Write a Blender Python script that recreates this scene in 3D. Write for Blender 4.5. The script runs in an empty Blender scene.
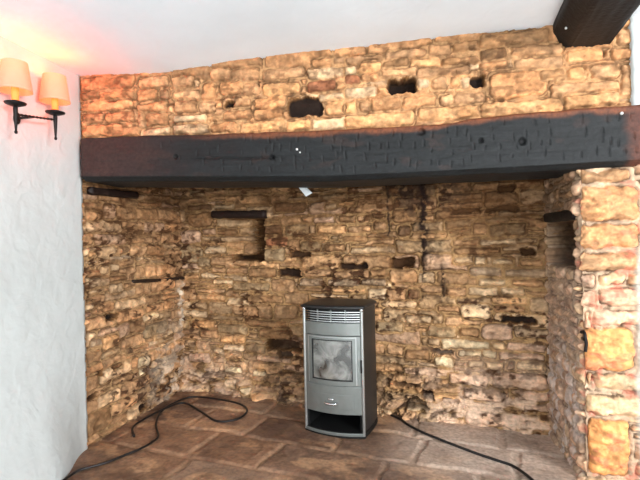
import bpy, bmesh, math, random
import numpy as np
from mathutils import Vector, Matrix

S = bpy.context.scene
# ------------------------------------------------------------------ camera
ROLL, F, EYE = 0.0216, 462.0, 1.25
cam_d = bpy.data.cameras.new('camera')
cam_d.sensor_width = 36.0
cam_d.lens = F / 640 * 36.0
cam_d.clip_start = 0.05
cam = bpy.data.objects.new('camera', cam_d)
S.collection.objects.link(cam)
cr, sr = math.cos(ROLL), math.sin(ROLL)
cam.matrix_world = Matrix(((cr, sr, 0, 0), (0, 0, -1, 0), (-sr, cr, 0, EYE), (0, 0, 0, 1)))
S.camera = cam
# ------------------------------------------------------------------ light
S.view_settings.view_transform = 'Standard'
S.view_settings.look = 'None'
S.view_settings.gamma = 1.0
S.view_settings.exposure = 0.58
S.view_settings.use_curve_mapping = False
W = bpy.data.worlds.new('daylight'); S.world = W; W.use_nodes = True
W.node_tree.nodes['Background'].inputs['Color'].default_value = (0.86, 0.94, 1.0, 1)
W.node_tree.nodes['Background'].inputs['Strength'].default_value = 0.46

def area(name, loc, target, sx, sy, power, col):
    d = bpy.data.lights.new(name, 'AREA'); d.shape = 'RECTANGLE'; d.size = sx; d.size_y = sy
    d.energy = power; d.color = col
    o = bpy.data.objects.new(name, d); S.collection.objects.link(o)
    o.location = loc
    o.rotation_euler = (Vector(target) - Vector(loc)).to_track_quat('-Z', 'Y').to_euler()
    return o
area('window_daylight', (3.1, -2.3, 2.1), (0.0, 3.0, 1.2), 1.2, 0.9, 270, (0.98, 0.99, 1.0))
area('rear_fill', (-0.4, -3.1, 1.25), (0.0, 2.6, 1.35), 1.5, 1.3, 85, (0.92, 0.97, 1.0))  # added fill behind the camera to lift the ceiling

# ------------------------------------------------------------------ helpers
def lin(c):
    c = np.asarray(c, float) / 255.0
    return np.where(c <= 0.04045, c / 12.92, ((c + 0.055) / 1.055) ** 2.4)

def ray(x, y):
    dx, dy = (x - 320) / F, (240 - y) / F
    return np.array([dx * cr + dy * sr, 1.0, -dx * sr + dy * cr])

def on_floor(x, y, z=0.0):
    d = ray(x, y); t = (z - EYE) / d[2]
    return (d[0] * t, d[1] * t, z)

def tag(o, label=None, cat=None, group=None, kind=None):
    if label: o['label'] = label
    if cat: o['category'] = cat; o['kind'] = kind or 'thing'
    if group: o['group'] = group
    if kind: o['kind'] = kind
    return o

def link(o, parent=None):
    S.collection.objects.link(o)
    if parent: o.parent = parent
    return o

def hash2(ix, iy, seed):
    h = (ix.astype(np.int64) * 374761393 + iy.astype(np.int64) * 668265263 + seed * 974634777) & 0x7fffffff
    h = ((h ^ (h >> 13)) * 1274126177) & 0x7fffffff
    h = ((h ^ (h >> 16)) * 69069) & 0x7fffffff
    return (h & 0xffff) / 65535.0

def vnoise(x, y, seed):
    ix, iy = np.floor(x), np.floor(y)
    fx, fy = x - ix, y - iy
    fx = fx * fx * fx * (fx * (fx * 6 - 15) + 10); fy = fy * fy * fy * (fy * (fy * 6 - 15) + 10)
    ix = ix.astype(np.int64); iy = iy.astype(np.int64)
    a = hash2(ix, iy, seed); b = hash2(ix + 1, iy, seed)
    c = hash2(ix, iy + 1, seed); d = hash2(ix + 1, iy + 1, seed)
    return (a + (b - a) * fx) * (1 - fy) + (c + (d - c) * fx) * fy

def fbm(x, y, seed, octv=4, gain=0.5):
    s = 0; a = 1; t = 0
    for k in range(octv):
        s = s + a * vnoise(x * 2 ** k + k * 17.3, y * 2 ** k - k * 9.1, seed + k * 13)
        t += a; a *= gain
    return s / t            # 0..1

def smooth(a, b, x):
    t = np.clip((x - a) / (b - a), 0, 1)
    return t * t * (3 - 2 * t)

def grid_object(name, P, col, mat, parent=None, keep=None):
    """P: (n, m, 3) points, col: (n, m, 3) linear base colours of the material"""
    n, m = P.shape[:2]
    me = bpy.data.meshes.new(name)
    idx = np.arange(n * m).reshape(n, m)
    q = np.stack([idx[:-1, :-1], idx[:-1, 1:], idx[1:, 1:], idx[1:, :-1]], -1).reshape(-1, 4)
    if keep is not None:
        q = q[keep[:-1, :-1].reshape(-1)]
    me.vertices.add(n * m); me.vertices.foreach_set('co', P.reshape(-1).astype(np.float32))
    me.loops.add(q.size); me.loops.foreach_set('vertex_index', q.reshape(-1).astype(np.int32))
    me.polygons.add(len(q)); me.polygons.foreach_set('loop_start', (np.arange(len(q)) * 4).astype(np.int32))
    me.update(calc_edges=True); me.validate()
    if col is not None:
        at = me.color_attributes.new('tone', 'FLOAT_COLOR', 'POINT')
        c4 = np.ones((n * m, 4), np.float32); c4[:, :3] = col.reshape(-1, 3)
        at.data.foreach_set('color', c4.reshape(-1))
    me.polygons.foreach_set('use_smooth', np.ones(len(me.polygons), bool))
    me.materials.append(mat)
    o = bpy.data.objects.new(name, me)
    return link(o, parent)

# ------------------------------------------------------------------ materials
def new_mat(name):
    m = bpy.data.materials.new(name); m.use_nodes = True
    return m, m.node_tree.nodes, m.node_tree.links, m.node_tree.nodes['Principled BSDF']

def mineral_mat(name, scale=60, vary=0.35, bump=0.35, rough=0.9, dist=0.006, spec=0.25, rough2=None):
    m, N, L, P = new_mat(name)
    at = N.new('ShaderNodeAttribute'); at.attribute_name = 'tone'
    tc = N.new('ShaderNodeTexCoord')
    n1 = N.new('ShaderNodeTexNoise'); n1.inputs['Scale'].default_value = scale; n1.inputs['Detail'].default_value = 5
    n2 = N.new('ShaderNodeTexNoise'); n2.inputs['Scale'].default_value = scale * 0.3; n2.inputs['Detail'].default_value = 4
    L.new(tc.outputs['Object'], n1.inputs['Vector']); L.new(tc.outputs['Object'], n2.inputs['Vector'])
    mr = N.new('ShaderNodeMapRange'); mr.inputs['From Min'].default_value = 0.3; mr.inputs['From Max'].default_value = 0.7
    mr.inputs['To Min'].default_value = 1 - vary; mr.inputs['To Max'].default_value = 1 + vary
    L.new(n1.outputs['Fac'], mr.inputs['Value'])
    mx = N.new('ShaderNodeMix'); mx.data_type = 'RGBA'; mx.blend_type = 'MULTIPLY'; mx.inputs['Factor'].default_value = 1
    L.new(at.outputs['Color'], mx.inputs['A']); L.new(mr.outputs['Result'], mx.inputs['B'])
    L.new(mx.outputs['Result'], P.inputs['Base Color'])
    P.inputs['Roughness'].default_value = rough; P.inputs['Specular IOR Level'].default_value = spec
    if rough2 is not None:
        rr = N.new('ShaderNodeMapRange'); rr.inputs['From Min'].default_value = 0.35; rr.inputs['From Max'].default_value = 0.65
        rr.inputs['To Min'].default_value = rough; rr.inputs['To Max'].default_value = rough2
        L.new(n2.outputs['Fac'], rr.inputs['Value']); L.new(rr.outputs['Result'], P.inputs['Roughness'])
    ad = N.new('ShaderNodeMath'); ad.operation = 'ADD'
    L.new(n1.outputs['Fac'], ad.inputs[0]); L.new(n2.outputs['Fac'], ad.inputs[1])
    bp = N.new('ShaderNodeBump'); bp.inputs['Strength'].default_value = bump; bp.inputs['Distance'].default_value = dist
    L.new(ad.outputs[0], bp.inputs['Height']); L.new(bp.outputs['Normal'], P.inputs['Normal'])
    return m

def flat_mat(name, rgb, rough=0.5, metal=0.0, spec=0.5, vary=0.1, scale=40, bump=0.0):
    m, N, L, P = new_mat(name)
    c = lin(rgb)
    tc = N.new('ShaderNodeTexCoord'); n = N.new('ShaderNodeTexNoise'); n.inputs['Scale'].default_value = scale
    n.inputs['Detail'].default_value = 4
    L.new(tc.outputs['Object'], n.inputs['Vector'])
    rp = N.new('ShaderNodeValToRGB')
    rp.color_ramp.elements[0].position = 0.3; rp.color_ramp.elements[1].position = 0.7
    rp.color_ramp.elements[0].color = (*(c * (1 - vary)), 1); rp.color_ramp.elements[1].color = (*np.minimum(c * (1 + vary), 1), 1)
    L.new(n.outputs['Fac'], rp.inputs['Fac']); L.new(rp.outputs['Color'], P.inputs['Base Color'])
    P.inputs['Roughness'].default_value = rough; P.inputs['Metallic'].default_value = metal
    P.inputs['Specular IOR Level'].default_value = spec
    if bump:
        b = N.new('ShaderNodeBump'); b.inputs['Strength'].default_value = bump; b.inputs['Distance'].default_value = 0.004
        L.new(n.outputs['Fac'], b.inputs['Height']); L.new(b.outputs['Normal'], P.inputs['Normal'])
    return m

def plaster_mat(name, rgb, bump=0.5, scale=7):
    m, N, L, P = new_mat(name)
    tc = N.new('ShaderNodeTexCoord')
    n0 = N.new('ShaderNodeTexNoise'); n0.inputs['Scale'].default_value = 3.0; n0.inputs['Detail'].default_value = 3
    n = N.new('ShaderNodeTexNoise'); n.inputs['Scale'].default_value = scale; n.inputs['Detail'].default_value = 6
    n.inputs['Distortion'].default_value = 1.6
    w = N.new('ShaderNodeTexWave'); w.inputs['Scale'].default_value = 2.5; w.inputs['Distortion'].default_value = 14
    w.inputs['Detail'].default_value = 3; w.inputs['Detail Scale'].default_value = 2.0
    for k in (n0, n, w): L.new(tc.outputs['Object'], k.inputs['Vector'])
    rp = N.new('ShaderNodeValToRGB'); c = lin(rgb)
    rp.color_ramp.elements[0].position = 0.3; rp.color_ramp.elements[1].position = 0.75
    rp.color_ramp.elements[0].color = (*(c * 0.93), 1); rp.color_ramp.elements[1].color = (*c, 1)
    L.new(n0.outputs['Fac'], rp.inputs['Fac']); L.new(rp.outputs['Color'], P.inputs['Base Color'])
    ad = N.new('ShaderNodeMath'); ad.operation = 'MULTIPLY_ADD'; ad.inputs[1].default_value = 0.35
    L.new(w.outputs['Fac'], ad.inputs[0]); L.new(n.outputs['Fac'], ad.inputs[2])
    b = N.new('ShaderNodeBump'); b.inputs['Strength'].default_value = bump; b.inputs['Distance'].default_value = 0.012
    L.new(ad.outputs[0], b.inputs['Height']); L.new(b.outputs['Normal'], P.inputs['Normal'])
    P.inputs['Roughness'].default_value = 0.75; P.inputs['Specular IOR Level'].default_value = 0.25
    return m

M = {}
M['stone'] = mineral_mat('rubble_stone', 42, 0.22, 0.7, 0.9, 0.010)
M['flag'] = mineral_mat('flagstone', 45, 0.30, 0.45, 0.42, 0.004, 0.5, 0.85)
M['wood'] = mineral_mat('blackened_oak', 55, 0.35, 0.5, 0.62, 0.004, 0.3)
M['plaster'] = plaster_mat('white_plaster', (200, 204, 202), 0.36)
M['ceil'] = plaster_mat('ceiling_paint', (240, 246, 251), 0.12, 3)
M['iron'] = flat_mat('black_iron', (34, 30, 30), 0.5, 0.6, 0.5, 0.2, 80, 0.3)
M['rubber'] = flat_mat('black_cable', (24, 22, 22), 0.45)
M['silver'] = flat_mat('silver_enamel', (126, 130, 127), 0.36, 0.55, 0.5, 0.05, 30)
M['silver2'] = flat_mat('silver_trim', (178, 180, 178), 0.28, 0.8, 0.5, 0.05, 30)
M['chrome'] = flat_mat('chrome', (225, 225, 225), 0.12, 1.0, 0.5, 0.03)
M['char'] = flat_mat('charcoal_enamel', (52, 52, 52), 0.42, 0.5, 0.5, 0.1, 25)
M['black'] = flat_mat('black_steel', (16, 16, 16), 0.6, 0.2, 0.4, 0.2, 30)
M['white'] = flat_mat('white_card', (240, 242, 242), 0.6, 0, 0.3, 0.02)
M['nail'] = flat_mat('pale_nail', (220, 222, 218), 0.4, 0.2, 0.5, 0.05)

# ------------------------------------------------------------------ plan of the place (metres)
FL = np.array([-1.476, 2.860]); FR = np.array([1.311, 2.332])
BL = np.array([-1.191, 3.981]); BR = np.array([1.419, 2.903])

class Plane:
    def __init__(s, A, B):
        s.A, s.B = A, B; s.L = float(np.linalg.norm(B - A)); s.u = (B - A) / s.L
        s.n = np.array([s.u[1], -s.u[0]])                 # turned towards the viewer
    def uv(s, x, y):
        d = ray(x, y); nn = np.array([-s.u[1], s.u[0]])
        t = (nn @ s.A) / (nn @ d[:2]); p = d * t
        return float((p[:2] - s.A) @ s.u), float(p[2] + EYE)
front = Plane(FL, FR); back = Plane(BL, BR); left = Plane(FL, BL)

PAL = {'o': (214, 156, 106), 't': (202, 154, 110), 'p': (224, 188, 146), 'w': (246, 218, 174), 'b': (160, 120, 82),
       'd': (104, 76, 54), 'r': (182, 116, 82), 'g': (168, 140, 104), 'k': (214, 174, 144), 'e': (176, 148, 118),
       'n': (222, 154, 92), 'y': (228, 172, 118)}

def crop(x0, y0, sc, txt, plane):
    """stones traced as boxes: 'x0,y0,x1,y1 c' separated by ';' -> (u0,u1,v0,v1,code)"""
    out = []
    for it in txt.split(';'):
        it = it.strip()
        if not it: continue
        b, c = it.split()
        a = [float(k) for k in b.split(',')]
        px = [x0 + a[0] * sc, y0 + a[1] * sc, x0 + a[2] * sc, y0 + a[3] * sc]
        xm, ym = (px[0] + px[2]) / 2, (px[1] + px[3]) / 2
        u0 = plane.uv(px[0], ym)[0]; u1 = plane.uv(px[2], ym)[0]
        v1 = plane.uv(xm, px[1])[1]; v0 = plane.uv(xm, px[3])[1]
        out.append((u0, u1, v0, v1, c))
    return out

def masonry(u, v, seed, ch, cw, explicit, mix, joint=0.008, warp=0.02, edge=0.006, relief=0.02, prot=0.01,
            rnd=0.014, groove=0.004, mortar=(150, 112, 70), face=0.006, split=0.25, hole_depth=0.1, crevice=0.0, stain=0.0, slope=0.0):
    """returns relief height and base colour (linear) of coursed rubble at wall coordinates u, v"""
    rng = np.random.RandomState(seed)
    uu = u + warp * (fbm(u / 0.22, v / 0.22, seed + 1, 3) - 0.5) * 2
    vv = v + warp * (fbm(u / 0.30, v / 0.16, seed + 2, 3) - 0.5) * 2 + slope * u
    vmin, vmax = vv.min() - 0.2, vv.max() + 0.2
    cs = [vmin]
    while cs[-1] < vmax: cs.append(cs[-1] + ch * rng.uniform(0.6, 1.45))
    cs = np.array(cs)
    k = np.clip(np.searchsorted(cs, vv) - 1, 0, len(cs) - 2)
    a = np.zeros_like(u); b = np.zeros_like(u); c = cs[k].copy(); d = cs[k + 1].copy(); sid = np.zeros(u.shape, np.int64)
    umin, umax = uu.min() - 0.6, uu.max() + 0.6
    for kk in range(len(cs) - 1):
        ws = [umin - rng.uniform(0, cw)]
        while ws[-1] < umax: ws.append(ws[-1] + cw * rng.uniform(0.5, 1.7))
        ws = np.array(ws); sp = rng.rand(len(ws)) < split; fr = rng.uniform(0.35, 0.65, len(ws))
        msk = k == kk
        j = np.clip(np.searchsorted(ws, uu[msk]) - 1, 0, len(ws) - 2)
        a[msk] = ws[j]; b[msk] = ws[j + 1]
        cut = cs[kk] + fr[j] * (cs[kk + 1] - cs[kk])
        up = vv[msk] > cut; s_ = sp[j]
        cc = np.where(s_ & up, cut, cs[kk]); dd = np.where(s_ & ~up, cut, cs[kk + 1])
        c[msk] = cc; d[msk] = dd
        sid[msk] = kk * 1000 + j * 2 + (s_ & up)
    def rr(uq, vq, a, b, c, d):
        px = np.minimum(uq - a, b - uq); py = np.minimum(vq - c, d - vq)
        r = np.minimum(0.30 * np.minimum(b - a, d - c), 0.04)
        return np.where((px < r) & (py < r), r - np.hypot(r - px, r - py), np.minimum(px, py))
    dist = rr(uu, vv, a, b, c, d)
    # explicit stones, gently warped
    ue = u + 0.009 * (fbm(u / 0.09, v / 0.09, seed + 3, 2) - 0.5) * 2
    ve = v + 0.009 * (fbm(u / 0.11, v / 0.07, seed + 4, 2) - 0.5) * 2
    rag = 0.016 * (fbm(u / 0.04, v / 0.03, seed + 21, 3) - 0.5) * 2
    code = np.full(u.shape, -1); hole = np.full(u.shape, -1.0)
    codes = []
    for i, (u0, u1, v0, v1, cd) in enumerate(explicit):
        if cd[0] == 'N': codes.append(cd); continue
        e = rr(ue, ve, u0 - joint * .6, u1 + joint * .6, v0 - joint * .6, v1 + joint * .6)
        codes.append(cd)
        if cd[0] == 'H':
            e = e + rag
            hole = np.where(e > 0, e, hole); dist = np.where(e <= 0, np.minimum(dist, joint - e + 0.001), joint * 2); sid[e > 0] = 900000 + i; code[e > 0] = i
        else:
            ins = e > 0
            dist = np.where(ins, e, np.minimum(dist, -e))
            sid[ins] = 900000 + i; code[ins] = i
            hole = np.where(ins, -1.0, hole)
    dist = dist + edge * (fbm(u / 0.025, v / 0.025, seed + 5, 3) - 0.5) * 2 + edge * 1.2 * (fbm(u / 0.075, v / 0.06, seed + 15, 2) - 0.5) * 2
    h1 = hash2(sid, sid * 0 + 7, seed); h2 = hash2(sid, sid * 0 + 11, seed); h3 = hash2(sid, sid * 0 + 23, seed); h4 = hash2(sid, sid * 0 + 31, seed)
    t = np.clip(dist - joint, 0, None)
    dome = 1 - np.exp(-t / rnd)
    n1 = fbm(u / 0.055 + h1 * 40, v / 0.04 + h2 * 40, seed + 6, 4); n2 = fbm(u / 0.018, v / 0.018, seed + 8, 3)
    st = (relief + prot * (h1 - 0.5) * 2) * dome + dome * (face * (n1 - 0.5) * 2.4 + face * 0.5 * (n2 - 0.5) * 2)
    ridge = 1 - np.abs(fbm(u / 0.10 + h2 * 30, v / 0.055 + h1 * 30, seed + 16, 3) - 0.5) * 4
    st = st + dome * face * 0.8 * ridge + dome * ((vv - (c + d) / 2) * (h3 - 0.5) * 0.5 * (code < 0))
    mo = 0.005 * (n2 - 0.5) * 2 + 0.004 * (fbm(u / 0.1, v / 0.1, seed + 9, 2) - 0.5)
    ism = dist < joint
    gv = groove * (0.35 + 1.3 * fbm(u / 0.12, v / 0.09, seed + 17, 3))
    hgt = np.where(ism, mo - gv * np.exp(-((dist - joint) / 0.006) ** 2), st - gv * np.exp(-t / 0.005))
    # colours
    keys = list(mix.keys()); pr = np.cumsum([mix[q] for q in keys]) / sum(mix.values())
    pick = np.clip(np.searchsorted(pr, h4), 0, len(keys) - 1)
    pal = np.array([lin(PAL[q]) for q in keys]); mean = (pal * np.array([mix[q] for q in keys])[:, None]).sum(0) / sum(mix.values())
    col = mean + (pal[pick] - mean) * 0.6
    for i, cd in enumerate(codes):
        if cd[0] not in 'HN': col[code == i] = mean + (lin(PAL[cd[0]]) - mean) * 0.9
    tone = 0.46 + 0.95 * n1 + 0.34 * (h2 - 0.5)
    pat = fbm(u / 0.035 + h3 * 30, v / 0.022, seed + 10, 4)
    col = col * tone[..., None] * (0.62 + 0.78 * pat)[..., None]
    warmshift = (fbm(u / 0.09 + h1 * 9, v / 0.07, seed + 12, 3) - 0.5)
    col = col * (1 + warmshift[..., None] * np.array([0.14, 0.0, -0.18]))
    mc = lin(mortar) * (0.7 + 0.6 * fbm(u / 0.05, v / 0.05, seed + 11, 4))[..., None]
    w = smooth(joint - 0.003, joint + 0.004, dist)[..., None]
    col = mc * (1 - w) + col * w
    crevice_line = np.exp(-((dist - joint) / 0.0042) ** 2) * smooth(0.38, 0.62, fbm(u / 0.10, v / 0.07, seed + 31, 3))
    col = blend(col, (60, 36, 20), np.clip(crevice_line * crevice, 0, 0.95))  # thin dark joint lines: crevice shade and dirt put into the colour
    grime = smooth(0.50, 0.66, fbm(u / 0.045, v / 0.028, seed + 33, 5)) * smooth(0.35, 0.6, fbm(u / 0.35, v / 0.25, seed + 35, 3))
    col = blend(col, (70, 42, 24), np.clip(grime * stain, 0, 1))
    # hollows
    for i, (u0, u1, v0, v1, cd) in enumerate(explicit):
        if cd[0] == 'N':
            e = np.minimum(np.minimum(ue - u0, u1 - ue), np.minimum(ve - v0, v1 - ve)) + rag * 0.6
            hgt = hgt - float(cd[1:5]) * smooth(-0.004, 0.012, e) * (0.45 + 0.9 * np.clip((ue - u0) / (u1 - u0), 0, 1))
            if cd[-1] == 's': col = blend(col, (30, 20, 14), 0.85 * smooth(-0.002, 0.012, e))  # shade of the unlit cheek slot put into its colour
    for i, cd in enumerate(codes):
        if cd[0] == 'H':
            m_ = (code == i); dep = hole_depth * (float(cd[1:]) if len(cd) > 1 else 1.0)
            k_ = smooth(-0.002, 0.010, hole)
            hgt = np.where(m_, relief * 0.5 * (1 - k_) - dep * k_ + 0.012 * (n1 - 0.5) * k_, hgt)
            hollow_dark = lin((34, 22, 15)) * (0.6 + 0.8 * n1)[..., None]  # near-black brown painted into the hollows in place of their shade
            col = np.where((m_)[..., None], hollow_dark * k_[..., None] + lin((150, 105, 62)) * (1 - k_)[..., None], col)
    return hgt, col

def blend(col, rgb, w):
    return col * (1 - w[..., None]) + lin(rgb) * w[..., None]

def wall_points(plane, U, V, h, off=0.0):
    P = np.zeros(U.shape + (3,))
    P[..., 0] = plane.A[0] + plane.u[0] * U + plane.n[0] * (h + off)
    P[..., 1] = plane.A[1] + plane.u[1] * U + plane.n[1] * (h + off)
    P[..., 2] = V
    return P

def mgrid(u0, u1, v0, v1, du, dv):
    U, V = np.meshgrid(np.linspace(u0, u1, int((u1 - u0) / du) + 1), np.linspace(v0, v1, int((v1 - v0) / dv) + 1))
    return U, V

# ------------------------------------------------------------------ structure: ceiling
def ceil_z(x, y):
    u = (x - FL[0]) * front.u[0] + (y - FL[1]) * front.u[1]
    dn = (x - FL[0]) * front.n[0] + (y - FL[1]) * front.n[1]
    return 2.300 - 0.030 * np.exp(-((u - 0.62) / 0.40) ** 2) * np.exp(-np.clip(dn, 0, None) / 0.8) + 0.014 * smooth(1.4, 2.4, u)
xs = np.concatenate([np.linspace(-2.3, 2.2, 46), [3.0, 4.2]])
ys = np.concatenate([np.linspace(-3.2, 1.6, 14), np.linspace(1.7, 3.4, 30)])
X, Y = np.meshgrid(xs, ys)
P = np.stack([X, Y, ceil_z(X, Y)], -1)
ceiling = tag(grid_object('ceiling', P, None, M['ceil']), kind='structure')
sol = ceiling.modifiers.new('thick', 'SOLIDIFY'); sol.thickness = 0.06; sol.offset = -1 if False else 1

# ------------------------------------------------------------------ structure: floor of worn flagstones, laid square to the back wall
fx = np.concatenate([[-2.4, -2.0], np.linspace(-1.75, 1.75, 440), [2.2, 3.2, 4.2]])
fy = np.linspace(1.9, 4.2, 300)
X, Y = np.meshgrid(fx, fy)
ua = (X - BL[0]) * back.u[0] + (Y - BL[1]) * back.u[1]
va = (X - BL[0]) * back.n[0] + (Y - BL[1]) * back.n[1]
def floor_rows(ua, va, seed):
    rng = np.random.RandomState(seed)
    w1 = 0.03 * (fbm(ua / 0.3, va / 0.3, 71, 3) - 0.5) * 2; w2 = 0.03 * (fbm(ua / 0.3, va / 0.3, 75, 3) - 0.5) * 2
    uu, vv = ua + w1, va + w2
    rows = np.array([-9, -0.30, 0.30, 0.66, 1.02, 1.5, 1.95, 2.5, 3.0, 3.6, 4.3, 5, 9])
    k = np.clip(np.searchsorted(rows, vv) - 1, 0, len(rows) - 2)
    d = np.zeros_like(ua); sid = np.zeros(ua.shape, np.int64)
    cut = {1: [-3, -0.55, 0.28, 0.92, 1.48, 2.02, 2.55, 4], 2: [-3, -0.25, 0.55, 0.99, 1.60, 2.10, 2.62, 4],
           3: [-3, -0.45, 0.24, 0.83, 1.30, 1.95, 2.45, 4]}
    for kk in range(len(rows) - 1):
        ws = cut.get(kk)
        if ws is None:
            ws = [-4 + rng.uniform(0, 0.4)]
            while ws[-1] < 7: ws.append(ws[-1] + rng.uniform(0.42, 0.85))
        ws = np.array(ws); m = k == kk
        j = np.clip(np.searchsorted(ws, uu[m]) - 1, 0, len(ws) - 2)
        px = np.minimum(uu[m] - ws[j], ws[j + 1] - uu[m]); py = np.minimum(vv[m] - rows[kk], rows[kk + 1] - vv[m])
        d[m] = np.minimum(px, py); sid[m] = kk * 100 + j
    return d, sid
d, sid = floor_rows(ua, va, 5)
d = d + 0.012 * (fbm(ua / 0.06, va / 0.06, 80, 3) - 0.5)
h1 = hash2(sid, sid * 0 + 3, 4); h2 = hash2(sid, sid * 0 + 5, 4)
n1 = fbm(ua / 0.16, va / 0.16, 81, 5); n2 = fbm(ua / 0.035, va / 0.035, 82, 4)
jw = 0.004 + 0.016 * fbm(ua / 0.2, va / 0.2, 83, 2)
st = smooth(jw, jw + 0.014, d)
Z = -0.014 + st * (0.010 + 0.006 * (h1 - 0.5)) + 0.008 * (n1 - 0.5) + 0.004 * (n2 - 0.5)
pal = np.array([lin(c) for c in ((130, 98, 74), (118, 88, 66), (142, 108, 84), (108, 82, 64), (126, 100, 80))])
col = pal[np.clip((h2 * 5).astype(int), 0, 4)] * (0.55 + 0.9 * n1)[..., None] * (0.8 + 0.4 * n2)[..., None]
col = blend(col, (158, 126, 98), (1 - st) * 0.55 * (0.2 + 1.1 * n1))
pale = smooth(0.56, 0.68, fbm(ua / 0.22, va / 0.12, 86, 4)) * 0.45
col = blend(col, (188, 146, 108), pale)
dk = smooth(0.54, 0.68, fbm(ua / 0.28, va / 0.2, 88, 4)) * 0.55
col = blend(col, (66, 42, 30), dk)
col = np.clip(col * 1.22, 0, 1)
grey = smooth(1.75, 2.2, ua) * smooth(1.0, 0.45, va)
col = blend(col, (190, 170, 154), np.clip(grey * (0.35 + 0.9 * n1), 0, 0.85))
floor = tag(grid_object('floor', np.stack([X, Y, Z], -1), np.clip(col, 0, 1), M['flag']), kind='structure')
M['bounce_floor'] = flat_mat('pale_bounce_floor', (222, 222, 220), 0.95, 0, 0.1, 0.06, 90, 0.4)  # unseen pale floor added to bounce light up onto the ceiling
X2, Y2 = np.meshgrid(np.linspace(-2.4, 4.2, 30), np.linspace(-3.2, 1.92, 24))
tag(grid_object('added_bounce_floor', np.stack([X2, Y2, X2 * 0 + 0.002], -1), None, M['bounce_floor']), kind='structure')

# ------------------------------------------------------------------ structure: white plaster wall on the left
wn = np.array([front.n[0], front.n[1]])                  # runs from FL towards the room
wt = np.array([-wn[1], wn[0]])                           # turned into the room (to the right)
if wt[0] < 0: wt = -wt
T, V = np.meshgrid(np.concatenate([np.linspace(0.0, 1.2, 70), np.linspace(1.3, 6.0, 24)]), np.linspace(-0.03, 2.34, 120))
flare = 0.135 * smooth(0.0, 0.42, T) * np.clip(1 - V / 0.75, 0, 1) ** 1.6
wob = 0.012 * (fbm(T / 0.35, V / 0.35, 41, 3) - 0.5) + 0.004 * (fbm(T / 0.06, V / 0.06, 44, 3) - 0.5)
O = flare + wob + 0.012
P = np.stack([FL[0] + wn[0] * T + wt[0] * O, FL[1] + wn[1] * T + wt[1] * O, V], -1)
ragged = 0.012 * (fbm(V[:, :1] / 0.06, V[:, :1] * 0, 45, 3) - 0.5)   # rough plaster edge against the stone
P[:, 0, 0] += -wn[0] * ragged[:, 0]; P[:, 0, 1] += -wn[1] * ragged[:, 0]
# turn the edge back into the wall so that it has thickness
E0 = P[:, :1].copy(); E0[..., 0] -= wt[0] * 0.05; E0[..., 1] -= wt[1] * 0.05
P = np.concatenate([E0, P], 1)
wall_left = tag(grid_object('wall_left', P, None, M['plaster']), kind='structure')

# ------------------------------------------------------------------ structure: chimney breast over the beam
A1 = """22,75,270,135 o;22,140,110,180 b;110,140,270,182 o;22,185,260,235 o;22,240,130,300 o;135,238,265,285 o;30,290,310,352 o;
285,75,430,125 t;280,130,375,185 o;380,130,425,185 t;280,192,420,235 o;320,240,420,305 o;290,240,318,310 t;300,312,430,348 p;
440,75,540,130 t;440,135,570,180 t;450,185,560,240 t;445,245,600,285 p;440,290,640,340 p;575,100,640,180 o;565,185,640,240 t"""
A2 = """5,85,100,135 t;100,80,230,140 t;45,140,150,205 o;150,145,225,210 t;235,80,430,130 t;240,145,410,205 y;
55,220,190,262 t;205,215,350,265 o;60,275,190,320 o;200,268,330,312 o;0,330,125,380 o;135,320,340,375 y;
345,320,460,370 y;465,40,555,75 o;560,25,640,60 t;440,80,610,125 p;440,135,575,190 r;358,218,516,303 H.3;530,230,640,290 y;460,310,640,365 p;
500,195,640,225 p;70,228,112,260 H.35"""
A3 = """0,90,175,125 t;180,65,375,105 t;380,40,485,90 t;490,25,640,70 b;65,118,170,170 y;175,110,290,145 b;300,105,435,145 y;440,95,640,130 b;
0,140,55,180 p;75,175,155,210 o;0,180,70,225 r;170,150,330,190 t;195,195,330,262 H;335,190,385,245 p;390,190,465,245 t;480,190,525,235 o;
530,195,575,235 p;580,190,640,235 H.5;330,145,570,185 t;0,235,140,285 p;0,300,60,355 y;65,300,105,350 t;115,285,260,345 o;265,275,415,330 o;
425,265,500,320 t;505,255,640,315 t;0,355,320,425 y;335,320,640,385 y"""
A4 = """0,45,275,100 b;0,110,110,160 b;0,165,110,195 o;120,95,330,140 t;135,148,330,190 t;345,115,495,170 o;525,110,612,160 o;540,30,612,100 t;
35,205,270,310 o;240,190,340,235 b;345,190,425,240 y;440,180,560,235 t;565,180,612,310 t;280,245,565,305 t;0,320,330,385 y;335,290,560,345 y"""
def beam_top(u): return np.interp(u, [0, 0.35, 0.8, 1.5, 2.1, 2.4, 2.85, 3.6], [1.896, 1.888, 1.872, 1.846, 1.845, 1.862, 1.874, 1.885])
ex = crop(75, 60, .21875, A1, front) + crop(210, 50, .21875, A2, front) + crop(345, 35, .21875, A3, front) + crop(480, 20, .25, A4, front)
U, V = mgrid(-0.03, 3.20, 1.805, 2.345, 0.0042, 0.0040)
h, col = masonry(U, V, 11, 0.085, 0.26, ex, {'o': 4, 't': 4, 'p': 2, 'y': 2, 'b': 1}, joint=0.004, warp=0.012, edge=0.006, relief=0.006,
                 prot=0.006, rnd=0.005, groove=0.013, mortar=(200, 156, 110), face=0.008, hole_depth=0.10, crevice=0.65, stain=0.5)
tag(grid_object('wall_chimney_breast', wall_points(front, U, V, h), np.clip(col * np.array([0.90, 0.87, 0.86]), 0, 1), M['stone'], keep=V > beam_top(U) - 0.030), kind='structure')

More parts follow.
